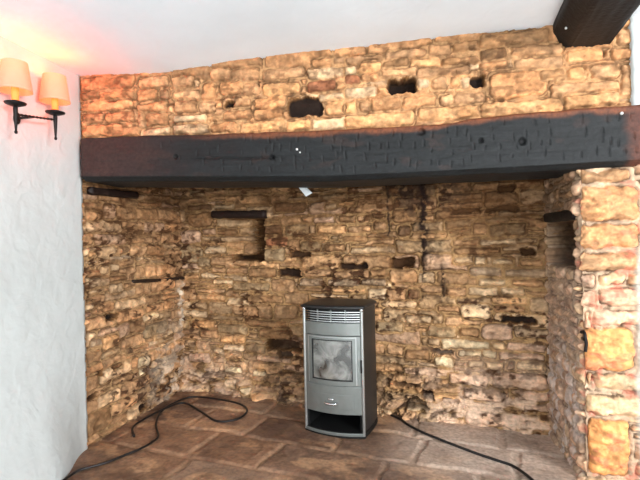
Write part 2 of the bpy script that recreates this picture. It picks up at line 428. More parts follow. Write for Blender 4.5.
# ------------------------------------------------------------------ structure: inglenook back wall
F1 = """205,188,365,372 N0.16;30,130,135,155 d;410,118,545,158 d;150,125,235,150 p;365,215,440,260 d;372,272,470,308 r;368,318,455,378 g;455,215,560,265 g;
470,280,567,330 t;480,335,567,360 H.5;430,412,530,445 H.5;435,385,525,405 t;300,408,420,445 b;190,435,290,465 p;110,310,200,345 p;
95,428,175,455 p;135,400,195,428 t;145,455,230,480 p;205,405,295,432 t;0,310,100,380 g;75,360,130,400 g;40,165,140,230 b;5,240,90,300 k;318,186,368,374 H2.6;222,350,366,374 H1.9"""  # last two: niche's shadowed right side and bottom as dark hollows
F2 = """140,78,205,95 y;95,85,135,105 p;45,138,125,162 k;145,130,210,158 b;210,128,255,158 t;265,120,320,140 d;60,165,175,200 y;175,168,260,195 t;
40,205,110,225 y;160,205,245,230 b;0,225,75,265 g;90,235,165,265 b;150,308,250,330 H.5;335,288,420,325 H;265,150,320,185 t;340,108,430,160 b;
360,170,410,210 d;330,330,430,380 t;255,333,320,362 b;120,333,250,360 t;100,365,220,395 e;225,365,315,390 e;0,362,85,395 e;250,400,320,445 p;
320,400,395,445 t;395,400,440,445 d;15,330,115,358 t"""
F3 = """275,38,335,65 H.9;110,118,215,132 H.4;235,112,355,132 H.5;185,170,240,215 t;245,172,380,218 g;215,230,340,252 p;120,232,210,252 t;120,260,290,285 b;
120,290,190,315 p;192,290,235,325 p;260,298,330,320 p;355,300,440,325 t;365,265,405,288 H.8;175,328,290,360 e;300,335,450,365 e;210,368,305,395 p;
325,372,440,400 t;170,400,275,430 p;90,400,165,430 t;285,402,375,430 p"""
F4 = """275,222,385,260 H1.1;315,262,360,282 H.6;130,208,205,235 y;140,238,205,258 p;140,308,195,328 w;150,92,225,115 p;200,118,250,150 t;
205,160,345,185 b;250,190,355,220 b;120,175,215,205 g;35,160,110,185 y;10,130,85,152 p;65,190,120,220 t;290,30,365,72 t;170,40,285,70 g;
215,82,330,105 b;105,250,140,275 p;105,275,140,298 t;30,265,95,295 k;235,325,275,342 w;200,378,230,395 w;190,405,240,425 k;140,350,180,385 p"""
F5 = """305,15,405,65 p;225,18,300,42 t;415,20,520,42 t;120,52,205,80 p;375,82,480,135 k;445,58,560,80 H.4;485,95,605,130 e;240,135,405,168 w;
415,142,455,170 p;460,148,590,178 k;205,165,280,182 H.4;295,170,375,192 w;378,172,430,198 w;432,180,590,205 k;115,168,200,205 b;215,195,280,225 w;
330,208,380,230 p;385,208,450,235 p;465,205,490,235 d;495,210,590,238 p;20,75,110,110 g;190,90,290,125 g;300,90,370,125 b;190,130,235,155 p;
310,300,450,345 k;500,305,600,345 k;320,380,500,430 k;265,250,400,290 k;410,250,600,300 k;520,355,605,375 k;175,305,215,335 H.7;245,335,300,352 H.5"""
ex = crop(180, 175, .2293, F1, back) + crop(300, 180, .2708, F2, back) + crop(420, 175, .2811, F3, back) + crop(180, 270, .3125, F4, back) + crop(370, 300, .2969, F5, back)
U, V = mgrid(-0.06, 2.90, -0.04, 2.12, 0.0050, 0.0046)
h, col = masonry(U, V, 23, 0.082, 0.25, ex, {'t': 4, 'b': 3, 'p': 3, 'g': 2, 'y': 2, 'k': 1}, joint=0.007, warp=0.02, edge=0.006, relief=0.014,
                 prot=0.012, rnd=0.009, groove=0.016, mortar=(176, 138, 94), face=0.011, crevice=0.8, stain=0.95, hole_depth=0.10)
# tar and soot run down from the flue, smoky brown and the beam's shade painted together below it, pale salts near the ground
nz = fbm(U / 0.12, V / 0.12, 91, 4)
smoke_shade = smooth(0.75, 1.7, V + 0.5 * (nz - 0.5)) * (0.38 + 0.32 * smooth(1.6, 2.4, U)) + 0.30 * smooth(0.45, 0.65, fbm(U / 0.30, V / 0.22, 93, 4))
col = blend(col, (96, 62, 32), np.clip(smoke_shade, 0, 0.75))
def run(uc, w, v0, v1, v2, s):
    lat = U - uc - 0.035 * (fbm(V / 0.12, V * 0 + uc * 9, 95, 3) - 0.5)
    wv = w * (0.45 + 1.1 * fbm(V / 0.045, V * 0 + uc * 7, 96, 2))
    br = fbm(V / 0.030, U / 0.03, int(uc * 100), 3)
    return np.clip(np.exp(-(lat / wv) ** 2) * smooth(v0, v1, V) * smooth(v2 + 0.08, v2, V) * smooth(0.30, 0.52, br) * s, 0, 0.93)
for args in ((2.070, 0.030, 0.80, 1.30, 1.9, 1.1), (2.062, 0.016, 0.78, 0.95, 1.9, 0.9), (2.185, 0.024, 0.74, 0.86, 1.03, 0.95), (1.815, 0.010, 1.10, 1.3, 1.9, 1.0), (1.92, 0.10, 1.38, 1.6, 1.9, 0.9),
             (1.99, 0.07, 1.18, 1.5, 1.9, 0.7), (2.24, 0.14, 1.30, 1.6, 1.9, 0.8), (2.12, 0.05, 0.98, 1.1, 1.25, 0.6)):
    w_ = run(*args)
    col = blend(col, (34, 18, 11), w_); h = h + 0.005 * w_
salt = smooth(0.60, 0.0, V) * smooth(0.36, 0.60, fbm(U / 0.10, V / 0.06, 97, 4)) * (0.15 + 0.75 * smooth(1.9, 2.3, U) + 0.45 * smooth(1.0, 0.1, U))
col = blend(col, (232, 198, 170), np.clip(salt, 0, 0.75))
spots = smooth(0.62, 0.70, fbm(U / 0.09, V / 0.06, 99, 4)) * smooth(0.75, 0.1, V) * 0.6
col = blend(col, (48, 28, 18), spots)
jum = np.exp(-((U - 1.93) / 0.20) ** 2) * smooth(0.48, 0.22, V)
gap = smooth(0.50, 0.60, fbm(U / 0.06, V / 0.045, 103, 4)) * jum
h = h + 0.06 * jum * (fbm(U / 0.07, V / 0.05, 104, 4) - 0.4) - 0.05 * gap
col = blend(col, (46, 28, 16), gap * 0.85)
# rough footing: loose rubble bulges at the bottom
h = h + 0.05 * smooth(0.35, 0.0, V) * smooth(0.35, 0.75, fbm(U / 0.14, V / 0.10, 101, 4)) * (0.4 + smooth(2.25, 1.5, U))
tag(grid_object('wall_inglenook_back', wall_points(back, U, V, h), np.clip(col, 0, 1), M['stone']), kind='structure')

# ------------------------------------------------------------------ structure: inglenook left cheek
L1 = """20,330,35,375 p;35,332,105,365 p;15,262,65,282 p;75,290,105,315 p;105,320,165,345 t;105,350,155,385 p;20,420,55,445 p;65,430,85,445 t;
90,455,140,475 H.4;110,282,140,305 p;20,95,80,125 t;30,240,60,262 y;110,250,180,266 e"""
L2 = """95,10,135,32 H.6;60,205,80,225 H.6;30,288,58,305 H.6;35,100,75,130 e;80,85,135,130 y;200,158,240,198 w;205,200,230,222 w;245,170,290,195 p;
20,345,110,420 b;220,10,270,35 p;220,45,300,90 g;230,285,260,312 p;200,318,232,345 H.5;160,130,180,150 d;110,180,150,200 b"""
ex = crop(80, 185, .2812, L1, left) + crop(80, 310, .2919, L2, left)
U, V = mgrid(-0.01, left.L + 0.05, -0.04, 2.12, 0.0052, 0.0048)
h, col = masonry(U, V, 37, 0.080, 0.20, ex, {'t': 4, 'b': 3, 'p': 2, 'o': 2, 'g': 1, 'k': 1}, joint=0.007, warp=0.016, edge=0.006, relief=0.011,
                 prot=0.008, rnd=0.009, groove=0.014, mortar=(180, 142, 100), face=0.009, crevice=0.8, stain=0.95, hole_depth=0.08)
nz = fbm(U / 0.14, V / 0.14, 111, 4)
col = blend(col, (112, 74, 40), np.clip(smooth(0.95, 1.7, V + 0.3 * (nz - 0.5)) * 0.55, 0, 0.7))
salt = smooth(0.8, 0.2, V) * smooth(0.45, 1.0, U) * smooth(0.42, 0.6, fbm(U / 0.10, V / 0.06, 113, 4)) * 0.6
col = blend(col, (224, 206, 184), salt)
lm = smooth(left.L - 0.13, left.L - 0.02, U) * smooth(0.45, 0.6, V) * smooth(1.0, 0.8, V) * smooth(0.35, 0.55, fbm(U / 0.05, V / 0.05, 119, 3))
col = blend(col, (236, 224, 204), lm * 0.8)
mos = smooth(0.5, 0.62, fbm(U / 0.2, V / 0.12, 117, 4)) * 0.35
col = blend(col, (92, 60, 34), mos)
tag(grid_object('wall_inglenook_left', wall_points(left, U, V, h), np.clip(col, 0, 1), M['stone']), kind='structure')

# ------------------------------------------------------------------ structure: right pier, inner cheek and front face in one wrap
RL = float(np.linalg.norm(FR - BR)); ru = (FR - BR) / RL; rn = np.array([ru[1], -ru[0]])
if rn[0] > 0: rn = -rn
END = 0.50
def wrap(s):
    """path along the cheek, round the corner, along the front: point and outward normal"""
    R = 0.045
    a = smooth(-R * 1.2, R * 1.2, s - RL)
    base = np.where((s < RL)[..., None], BR + ru * s[..., None], FR + front.u * (s - RL)[..., None])
    n = rn * (1 - a)[..., None] + front.n * a[..., None]
    n = n / np.linalg.norm(n, axis=-1, keepdims=True)
    cut = 0.020 * np.exp(-((s - RL) / R) ** 2)
    return base - n * cut[..., None], n
def shift(lst):
    return [(u0 - front.L + RL, u1 - front.L + RL, v0, v1, c) for (u0, u1, v0, v1, c) in lst]
R1 = """60,25,215,68 t;50,75,240,185 o;50,190,240,265 o;45,275,240,335 t;115,340,195,375 p;50,340,110,385 k;50,390,110,470 k;115,382,240,440 k"""
R2 = """62,55,215,172 n;100,180,226,225 p;62,240,226,300 p;75,308,200,470 n;90,0,226,45 k;62,0,86,48 k"""
ex = shift(crop(560, 160, .3333, R1, front) + crop(560, 310, .354, R2, front))
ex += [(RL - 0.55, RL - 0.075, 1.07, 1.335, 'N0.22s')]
sg = np.concatenate([np.linspace(-0.06, RL - 0.12, 90), np.linspace(RL - 0.115, RL + 0.10, 60), np.linspace(RL + 0.106, RL + END, 80)])
U, V = np.meshgrid(sg, np.linspace(-0.04, 1.590, 330))
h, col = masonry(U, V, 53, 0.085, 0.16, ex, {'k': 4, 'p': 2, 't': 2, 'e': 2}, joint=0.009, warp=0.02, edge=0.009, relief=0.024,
                 prot=0.010, rnd=0.020, groove=0.014, mortar=(192, 164, 136), face=0.014, crevice=0.9, stain=0.4, hole_depth=0.10)
ch_ = smooth(RL - 0.02, RL - 0.10, U)
col = blend(col, (176, 152, 138), ch_ * 0.35 * smooth(1.3, 0.9, V))
col = blend(col, (96, 66, 40), ch_ * smooth(0.95, 1.4, V) * 0.6)
lime = smooth(0.5, 0.62, fbm(U / 0.06, V / 0.10, 121, 4)) * ch_ * smooth(0.9, 0.3, V) * 0.55
col = blend(col, (222, 212, 206), lime)
pk = smooth(0.60, 0.70, fbm(U / 0.08, V / 0.05, 123, 4)) * (1 - ch_) * 0.5
col = blend(col, (206, 112, 90), pk)
gm = smooth(RL + 0.235, RL + 0.26, U + 0.03 * (fbm(V / 0.1, U / 0.1, 127, 3) - 0.5)) * smooth(1.22, 1.1, V)
col = blend(col, (176, 170, 158), gm * 0.9); h = h * (1 - gm * 0.7) + 0.012 * gm
h = np.where(U < RL - 0.06, h * np.where(h < -0.05, 1.0, 0.5), h)
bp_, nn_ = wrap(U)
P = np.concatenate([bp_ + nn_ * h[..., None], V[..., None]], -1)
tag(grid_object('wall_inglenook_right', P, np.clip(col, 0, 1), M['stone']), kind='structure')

# ------------------------------------------------------------------ structure: white plaster return at the far right, and an added lid over the inglenook
U, V = mgrid(3.085, 4.4, 1.865, 2.36, 0.02, 0.01)
o_ = 0.022 + 0.004 * (fbm(U / 0.08, V / 0.08, 131, 3) - 0.5)
U2 = U.copy(); U2[:, 0] += 0.012 * (fbm(V[:, 0] / 0.07, V[:, 0] * 0, 133, 3) - 0.5)
P = wall_points(front, U2, V, o_); E0 = P[:, :1].copy(); E0[..., :2] -= front.n * 0.045
tag(grid_object('wall_right', np.concatenate([E0, P], 1), None, M['plaster']), kind='structure')
U, V = mgrid(front.L + 0.32, 4.4, -0.03, 1.62, 0.03, 0.02)
tag(grid_object('wall_right_lower', wall_points(front, U, V, 0.012 + 0.004 * (fbm(U / 0.08, V / 0.08, 135, 3) - 0.5)), None, M['plaster']), kind='structure')

def mesh_object(name, bm, mat, parent=None, smooth_shade=False, bevel=0.0):
    me = bpy.data.meshes.new(name)
    bmesh.ops.recalc_face_normals(bm, faces=bm.faces)
    bm.to_mesh(me); bm.free()
    if smooth_shade: me.polygons.foreach_set('use_smooth', np.ones(len(me.polygons), bool))
    me.materials.append(mat)
    o = link(bpy.data.objects.new(name, me), parent)
    if bevel:
        b = o.modifiers.new('bevel', 'BEVEL'); b.width = bevel; b.segments = 2; b.limit_method = 'ANGLE'
    return o

bm = bmesh.new()
c0 = [FL - np.array([0.25, 0.0]) - front.n * 0.12, FR + front.u * 0.9 - front.n * 0.12, BR + np.array([0.9, 0.15]), BL + np.array([-0.25, 0.2])]
lo = [bm.verts.new((p[0], p[1], 2.10)) for p in c0]; hi = [bm.verts.new((p[0], p[1], 2.16)) for p in c0]
bm.faces.new(lo); bm.faces.new(hi[::-1])
for i in range(4): bm.faces.new((lo[i], lo[(i + 1) % 4], hi[(i + 1) % 4], hi[i]))
M['hollow_dark'] = flat_mat('added_lid_dark', (40, 28, 20), 0.95, 0, 0.1, 0.3, 6)
tag(mesh_object('added_flue_lid', bm, M['hollow_dark']), kind='structure')  # unseen lid added to keep light from falling in from above

# ------------------------------------------------------------------ the great black beam
def empty(name, loc, rz=0.0):
    o = bpy.data.objects.new(name, None); o.empty_display_size = 0.1
    o.location = loc; o.rotation_euler = (0, 0, rz)
    return link(o)

beam = empty('mantel_beam', (0.0, 2.58, 1.60))
tag(beam, 'long blackened oak beam with hack marks spanning over the whole fireplace opening', 'beam')
bu = np.linspace(0.0, 3.60, 1000)
zb = np.interp(bu, [0, 0.6, 1.5, 2.3, 2.85, 3.6], [1.667, 1.640, 1.600, 1.600, 1.604, 1.615])
zt = np.interp(bu, [0, 0.35, 0.8, 1.5, 2.1, 2.4, 2.85, 3.6], [1.896, 1.888, 1.872, 1.846, 1.845, 1.862, 1.874, 1.885])
zt = zt + 0.012 * (fbm(bu / 0.12, bu * 0, 141, 4) - 0.5) - 0.010 * (fbm(bu / 0.4, bu * 0, 143, 2) - 0.5)
PR, DEP, CHM = 0.048, 0.38, 0.026
nf, nc, nu_ = 60, 8, 26
rowsP, rowN, rowT = [], [], []
prof = [(-0.05, 1.0)] + [(PR - 0.006 * (1 - min(1, i / 2.0)) , 1 - i / (nf - 1)) for i in range(nf)]
Pb = []; par = []
for (o_, t_) in prof:
    Pb.append((np.full_like(bu, o_), zb + (zt - zb) * t_)); par.append(t_)
for i in range(1, nc + 1):
    k = i / nc
    Pb.append((np.full_like(bu, PR - 0.040 * k), zb - CHM * k)); par.append(-0.1 * k)
for i in range(1, nu_ + 1):
    k = i / nu_
    Pb.append((np.full_like(bu, PR - 0.040 - (DEP - 0.04) * k), zb - CHM)); par.append(-0.1 - k)
for z_ in (0.3, 0.6, 1.0):
    Pb.append((np.full_like(bu, PR - DEP), zb - CHM + (zt - zb + CHM) * z_)); par.append(-2)
off = np.array([p[0] for p in Pb]); ZZ = np.array([p[1] for p in Pb]); T_ = np.array(par)[:, None] * np.ones_like(bu)
BU = np.ones((len(Pb), 1)) * bu
frontmask = smooth(-0.02, 0.04, T_) * smooth(1.0, 0.97, T_)
# adze and key marks: short upright nicks in rough rows
rng = random.Random(8); nick = np.zeros_like(BU)
for r_ in range(4):
    x = 0.45
    while x < 3.1:
        x += rng.uniform(0.035, 0.085)
        if rng.random() < 0.25 or (x < 1.0 and rng.random() < 0.5): continue
        zc = 0.18 + 0.21 * r_ + rng.uniform(-0.07, 0.07); hh = rng.uniform(0.04, 0.10); ww = rng.uniform(0.0030, 0.0055); sl = rng.uniform(-0.03, 0.03)
        sel = (np.abs(BU - x) < 0.06)
        nick = np.maximum(nick, np.where(sel, np.exp(-(((BU - x - sl * (T_ - zc)) / ww) ** 2)) * np.exp(-(((T_ - zc) / hh) ** 4)), 0))
nick = nick * frontmask
crevice = np.exp(-((T_ - (0.44 - 0.05 * (BU - 0.8) + 0.05 * (fbm(BU / 0.2, BU * 0, 151, 3) - 0.5))) / 0.018) ** 2) * smooth(0.65, 0.8, BU) * smooth(1.25, 1.18, BU) * frontmask
holes = np.zeros_like(BU)
for (x, t0, r0) in ((1.20, 0.42, 0.013), (0.62, 0.47, 0.012), (2.52, 0.47, 0.016), (2.02, 0.86, 0.018), (2.32, 0.55, 0.011)):
    holes = np.maximum(holes, np.exp(-(((BU - x) ** 2 + ((T_ - t0) * 0.25) ** 2) / r0 ** 2) ** 2))
grain = fbm(BU / 0.25, ZZ / 0.012 + off * 60, 153, 4); big = fbm(BU / 0.18, ZZ / 0.10 + off * 5, 155, 3)
dsp = 0.006 * (big - 0.5) + 0.003 * (grain - 0.5) - 0.0048 * nick - 0.010 * crevice - 0.018 * holes
nx = np.where(T_ >= -0.1, 1.0, 0.0)
offd = off + dsp * nx; ZZd = ZZ - (dsp * (T_ < -0.02) * (T_ > -1.5))
col = lin((20, 22, 23)) * (0.65 + 0.7 * grain)[..., None] * (0.8 + 0.4 * big)[..., None]
col = blend(col, (20, 20, 21), np.clip(nick * 0.7 + crevice + holes, 0, 1))
bare = smooth(0.84, 0.95, T_ + 0.16 * (fbm(BU / 0.10, T_ * 2, 157, 4) - 0.5)) * smooth(0.5, 1.3, BU)
col = blend(col, (112, 62, 36), bare * 0.85)
rub = smooth(0.63, 0.72, fbm(BU / 0.14, T_ / 0.25, 159, 4)) * 0.14 * frontmask
col = blend(col, (84, 56, 44), rub)
rend = smooth(2.975, 3.03, BU + 0.03 * (fbm(T_ / 0.2, BU * 0, 160, 3) - 0.5))
col = blend(col, (84, 46, 32), rend * 0.8)
left_glow = smooth(0.75, 0.1, BU) * frontmask
col = blend(col, (60, 42, 38), left_glow * 0.7)  # reddish glow of the wall light painted into the left end
P = wall_points(front, BU + 0.045, ZZd, offd)
P = P - np.array([0.0, 2.58, 1.60])
grid_object('timber', P, np.clip(col, 0, 1), M['wood'], beam)
def small_blob(name, mat, loc, r, parent=None, sc=(1, 1, 1), seg=8):
    bm = bmesh.new(); bmesh.ops.create_icosphere(bm, subdivisions=2, radius=r)
    for v in bm.verts: v.co = Vector((v.co.x * sc[0], v.co.y * sc[1], v.co.z * sc[2]))
    o = mesh_object(name, bm, mat, parent, True); o.location = loc
    return o
def front_pt(x, y, off):
    u, v = front.uv(x, y); p = front.A + front.u * u + front.n * off
    return np.array([p[0], p[1], v])
for (x, y, r) in ((299, 151, 0.007), (302, 154, 0.005), (617, 116, 0.008)):
    p = front_pt(x, y, PR + 0.002) - np.array([0, 2.58, 1.60])
    small_blob('nail', M['nail'], p, r, beam)

# ------------------------------------------------------------------ ceiling beam running into the room
cb = empty('ceiling_beam', (1.33, 2.33, 2.25))
tag(cb, 'black timber beam fixed to the white ceiling and meeting the upper stone wall', 'beam')
d_ = np.array([0.29, 0.957]); d_ = -d_ / np.linalg.norm(d_); sd = np.array([-d_[1], d_[0]])     # d_ runs towards the room
if sd[0] < 0: sd = -sd
wl, wr = front_pt(552, 26, 0)[:2], front_pt(608, 45, 0)[:2]
cx0 = np.array([1.205, 2.352]); wid = 0.262
profc = [(0.0, 2.36), (0.0, 2.29), (0.004, 2.265), (0.062, 2.200), (0.09, 2.196), (0.15, 2.194), (0.22, 2.192), (wid - 0.006, 2.191), (wid + 0.004, 2.205), (wid + 0.012, 2.26), (wid + 0.012, 2.36)]
pp = []
for i in range(len(profc) - 1):
    n_ = 3 if i in (0, 9) else 6
    for k in range(n_): pp.append(np.array(profc[i]) + (np.array(profc[i + 1]) - np.array(profc[i])) * k / n_)
pp.append(np.array(profc[-1])); pp = np.array(pp)
tt = np.linspace(-0.12, 4.2, 260)
TT, I_ = np.meshgrid(tt, np.arange(len(pp)))
sx = pp[I_, 0]; sz = pp[I_, 1]
nz = fbm(TT / 0.2, I_ / 3.0, 161, 4); gr = fbm(TT / 0.4, I_ * 0.9, 163, 3)
sx = sx + 0.010 * (nz - 0.5); sz = sz + 0.010 * (gr - 0.5) * (sz < 2.3)
P = np.stack([cx0[0] + d_[0] * TT + sd[0] * sx, cx0[1] + d_[1] * TT + sd[1] * sx, sz], -1) - np.array([1.33, 2.33, 2.25])
col = lin((17, 18, 20)) * (0.6 + 0.8 * gr)[..., None]
grid_object('timber', P, np.clip(col, 0, 1), M['wood'], cb)
bm = bmesh.new()
bm.faces.new([bm.verts.new((cx0[0] + d_[0] * -0.1 + sd[0] * a - 1.33, cx0[1] + d_[1] * -0.1 + sd[1] * a - 2.33, b - 2.25)) for a, b in profc])
mesh_object('timber_end', bm, M['iron'], cb)
small_blob('nail', M['nail'], np.array([cx0[0] + d_[0] * 0.16 + sd[0] * 0.030, cx0[1] + d_[1] * 0.16 + sd[1] * 0.030, 2.229]) - np.array([1.33, 2.33, 2.25]), 0.006, cb)

# ------------------------------------------------------------------ rough timbers let into the walls
def rough_bar(name, A, B, hh, dd, seed, rgb, label, cat, droop=0.0, rough=0.006):
    """bar of rounded rectangular section from A to B (centre line)"""
    A = np.array(A, float); B = np.array(B, float); Ln = np.linalg.norm(B - A); t = (B - A) / Ln
    up = np.array([0, 0, 1.0]); s_ = np.cross(t, up); s_ /= np.linalg.norm(s_); up = np.cross(s_, t)
    n = max(16, int(Ln / 0.012)); m = 24
    K, Jx = np.meshgrid(np.linspace(0, 1, n), np.linspace(0, 2 * math.pi, m), indexing='ij')
    cx = np.sign(np.cos(Jx)) * np.abs(np.cos(Jx)) ** 0.45 * dd / 2; cz = np.sign(np.sin(Jx)) * np.abs(np.sin(Jx)) ** 0.45 * hh / 2
    nz = fbm(K * Ln / 0.08, np.cos(Jx) * 1.5 + 3, seed, 4) - 0.5; n3 = fbm(K * Ln / 0.05, np.sin(Jx) * 2 + 3, seed + 3, 3) - 0.5
    sc = 1 + 0 * K; sc = np.where((K < 0.001) | (K > 0.999), 0.02, sc); sc = np.where((K > 0.001) & (K < 1.5 / n), 0.9, sc); sc = np.where((K < 0.999) & (K > 1 - 2.0 / n), 0.9, sc)
    cx = cx * sc + rough * nz * np.cos(Jx) * 2; cz = cz * sc + rough * n3 * np.sin(Jx) * 2
    mid = (A + B) / 2
    P = A - mid + t * (K * Ln)[..., None] + s_ * cx[..., None] + up * (cz - droop * 4 * K * (1 - K))[..., None]
    g = fbm(K * Ln / 0.1, np.cos(Jx) * 4 + np.sin(Jx) * 3 + 9, seed + 5, 4)
    col = lin(rgb) * (0.6 + 0.8 * g)[..., None]
    o = grid_object(name, P, col, M['wood']); o.location = mid
    return tag(o, label, cat)
def on_plane(pl, x, y, off):
    u, v = pl.uv(x, y); p = pl.A + pl.u * u + pl.n * off
    return np.array([p[0], p[1], v])
rough_bar('lintel', on_plane(back, 214, 214.5, 0.02), on_plane(back, 269, 214.5, 0.02), 0.062, 0.09, 171, (34, 20, 14),
          'charred dark timber lintel over the square niche in the back wall', 'lintel')
bq = lambda u, off, z: np.array([BR[0] + ru[0] * (RL - u) + rn[0] * off, BR[1] + ru[1] * (RL - u) + rn[1] * off, z])
rough_bar('lintel', bq(0.50, 0.0, 1.355), bq(0.06, -0.025, 1.355), 0.055, 0.08, 173, (26, 18, 14),
          'dark timber lintel over the shadowy slot in the right cheek of the fireplace', 'lintel')
rough_bar('wall_timber', on_plane(left, 86, 190.5, 0.012), on_plane(left, 135, 195.5, 0.02), 0.048, 0.05, 175, (32, 18, 13),
          'dark stub of timber on the left cheek just under the black beam', 'timber')
rough_bar('wall_batten', on_plane(left, 131, 281.5, 0.008), on_plane(left, 188, 277.5, 0.012), 0.026, 0.03, 177, (46, 32, 24),
          'thin dark strip set across the stones of the left cheek at mid height', 'batten', 0.004, 0.003)

# ------------------------------------------------------------------ tubes, turned shapes
def tube_bm(bm, pts, r, seg=8, closed_ends=True, radii=None):
    pts = [Vector(p) for p in pts]; rings = []
    nrm = None
    for i, p in enumerate(pts):
        t = (pts[min(i + 1, len(pts) - 1)] - pts[max(i - 1, 0)]).normalized()
        if nrm is None:
            nrm = t.cross(Vector((0, 0, 1)))
            if nrm.length < 1e-3: nrm = t.cross(Vector((1, 0, 0)))
            nrm.normalize()
        else:
            nrm = (nrm - t * nrm.dot(t)).normalized()
        bi = t.cross(nrm); rr_ = radii[i] if radii else r
        rings.append([bm.verts.new(p + (nrm * math.cos(a) + bi * math.sin(a)) * rr_) for a in [2 * math.pi * k / seg for k in range(seg)]])
    for a, b in zip(rings[:-1], rings[1:]):
        for k in range(seg): bm.faces.new((a[k], a[(k + 1) % seg], b[(k + 1) % seg], b[k]))
    if closed_ends: bm.faces.new(rings[0][::-1]); bm.faces.new(rings[-1])
    return bm
def lathe_bm(bm, prof, c=(0, 0, 0), seg=24, caps=False):
    rings = [[bm.verts.new((c[0] + r * math.cos(2 * math.pi * k / seg), c[1] + r * math.sin(2 * math.pi * k / seg), c[2] + z)) for k in range(seg)] for r, z in prof]
    for a, b in zip(rings[:-1], rings[1:]):
        for k in range(seg): bm.faces.new((a[k], a[(k + 1) % seg], b[(k + 1) % seg], b[k]))
    if caps: bm.faces.new(rings[0][::-1]); bm.faces.new(rings[-1])
    return bm
def spline(pts, n=10):
    pts = [np.array(p, float) for p in pts]; out = []
    for i in range(len(pts) - 1):
        p0, p1, p2, p3 = pts[max(i - 1, 0)], pts[i], pts[i + 1], pts[min(i + 2, len(pts) - 1)]
        for k in range(n):
            t = k / n
            out.append(0.5 * ((2 * p1) + (-p0 + p2) * t + (2 * p0 - 5 * p1 + 4 * p2 - p3) * t * t + (-p0 + 3 * p1 - 3 * p2 + p3) * t ** 3))
    out.append(pts[-1]); return out
def box_bm(bm, x0, x1, y0, y1, z0, z1):
    v = [bm.verts.new(p) for p in ((x0, y0, z0), (x1, y0, z0), (x1, y1, z0), (x0, y1, z0), (x0, y0, z1), (x1, y0, z1), (x1, y1, z1), (x0, y1, z1))]
    for f in ((0, 1, 2, 3), (7, 6, 5, 4), (0, 4, 5, 1), (1, 5, 6, 2), (2, 6, 7, 3), (3, 7, 4, 0)): bm.faces.new([v[i] for i in f])
    return bm

# ------------------------------------------------------------------ wood stove
st_yaw = math.atan2(back.u[1], back.u[0])
stove = empty('wood_stove', (0.069, 2.985, 0.0), st_yaw)
tag(stove, 'silver fronted wood stove with black sides and a glass door standing on the flagstones', 'stove')
SW, SAG = 0.205, 0.045
def arc_y(x, off=0.0): return -SAG * (1 - (x / SW) ** 2) + off
def curved(bm, x0, x1, z0, z1, off, th, n=18):
    """panel following the bowed front; off moves it outwards (-y)"""
    g = []
    for i in range(n + 1):
        x = x0 + (x1 - x0) * i / n; y = arc_y(x) - off
        g.append([bm.verts.new(p) for p in ((x, y, z0), (x, y, z1), (x, y + th, z1), (x, y + th, z0))])
    for a, b in zip(g[:-1], g[1:]):
        for k in range(4): bm.faces.new((a[k], a[(k + 1) % 4], b[(k + 1) % 4], b[k]))
    bm.faces.new(g[0][::-1]); bm.faces.new(g[-1])
    return bm
DB = 0.33
def side_x(y): return 0.200 + 0.012 * math.sin(math.pi * min(1, max(0, y / DB)))
def plan(scale=1.0, n=14, grow=0.0):
    pts = []
    for i in range(n + 1):
        x = -SW - grow + (2 * SW + 2 * grow) * i / n
        pts.append((x, -SAG * (1 - (x / (SW + grow)) ** 2) - grow))
    for y in np.linspace(0.03, DB - 0.05, 7): pts.append((side_x(y) + grow, y))
    pts.append((0.175 + grow, DB - 0.012)); pts.append((0.140, DB + grow)); pts.append((-0.140, DB + grow)); pts.append((-0.175 - grow, DB - 0.012))
    for y in np.linspace(DB - 0.05, 0.03, 7): pts.append((-side_x(y) - grow, y))
    return pts
def prism(bm, pts, z0, z1):
    a = [bm.verts.new((x, y, z0)) for x, y in pts]; b = [bm.verts.new((x, y, z1)) for x, y in pts]
    bm.faces.new(a[::-1]); bm.faces.new(b)
    for i in range(len(a)): bm.faces.new((a[i], a[(i + 1) % len(a)], b[(i + 1) % len(a)], b[i]))
    return bm
# dark casing: two sides and the back
for s in (-1, 1):
    bm = bmesh.new(); g = []
    for y in np.concatenate([np.linspace(0.004, DB - 0.05, 9), [DB - 0.012]]):
        x = side_x(y) if y < DB - 0.02 else 0.175
        g.append([bm.verts.new(p) for p in ((s * x, y, 0.006), (s * x, y, 0.806), (s * (x - 0.014), y, 0.806), (s * (x - 0.014), y, 0.006))])
    for a, b in zip(g[:-1], g[1:]):
        for k in range(4): bm.faces.new((a[k], a[(k + 1) % 4], b[(k + 1) % 4], b[k]))
    bm.faces.new(g[0]); bm.faces.new(g[-1])
    mesh_object('side_panel', bm, M['char'], stove, True).modifiers.new('es', 'EDGE_SPLIT')
bm = bmesh.new(); box_bm(bm, -0.172, 0.172, DB - 0.018, DB - 0.002, 0.006, 0.80)
tag(mesh_object('back_panel', bm, M['black'], stove), 'black back panel')
bm = bmesh.new(); box_bm(bm, -0.183, 0.183, 0.075, DB - 0.03, 0.155, 0.800)
mesh_object('firebox', bm, M['black'], stove)
# log compartment liner
bm = bmesh.new(); box_bm(bm, -0.183, -0.176, 0.0, DB - 0.03, 0.032, 0.150); box_bm(bm, 0.176, 0.183, 0.0, DB - 0.03, 0.032, 0.150)
box_bm(bm, -0.183, 0.183, DB - 0.045, DB - 0.035, 0.032, 0.150); box_bm(bm, -0.183, 0.183, 0.0, DB - 0.03, 0.144, 0.152)
tag(mesh_object('log_compartment', bm, M['black'], stove), 'open black log compartment')
# base
pl_ = plan(grow=0.004)
bm = bmesh.new(); prism(bm, pl_, -0.006, 0.030)
mesh_object('base_plate', bm, M['black'], stove, False, 0.004)
bm = bmesh.new(); curved(bm, -0.205, 0.205, 0.008, 0.027, 0.008, 0.012)
tag(mesh_object('base_lip', bm, M['silver'], stove, False, 0.002), 'silver curved front lip')
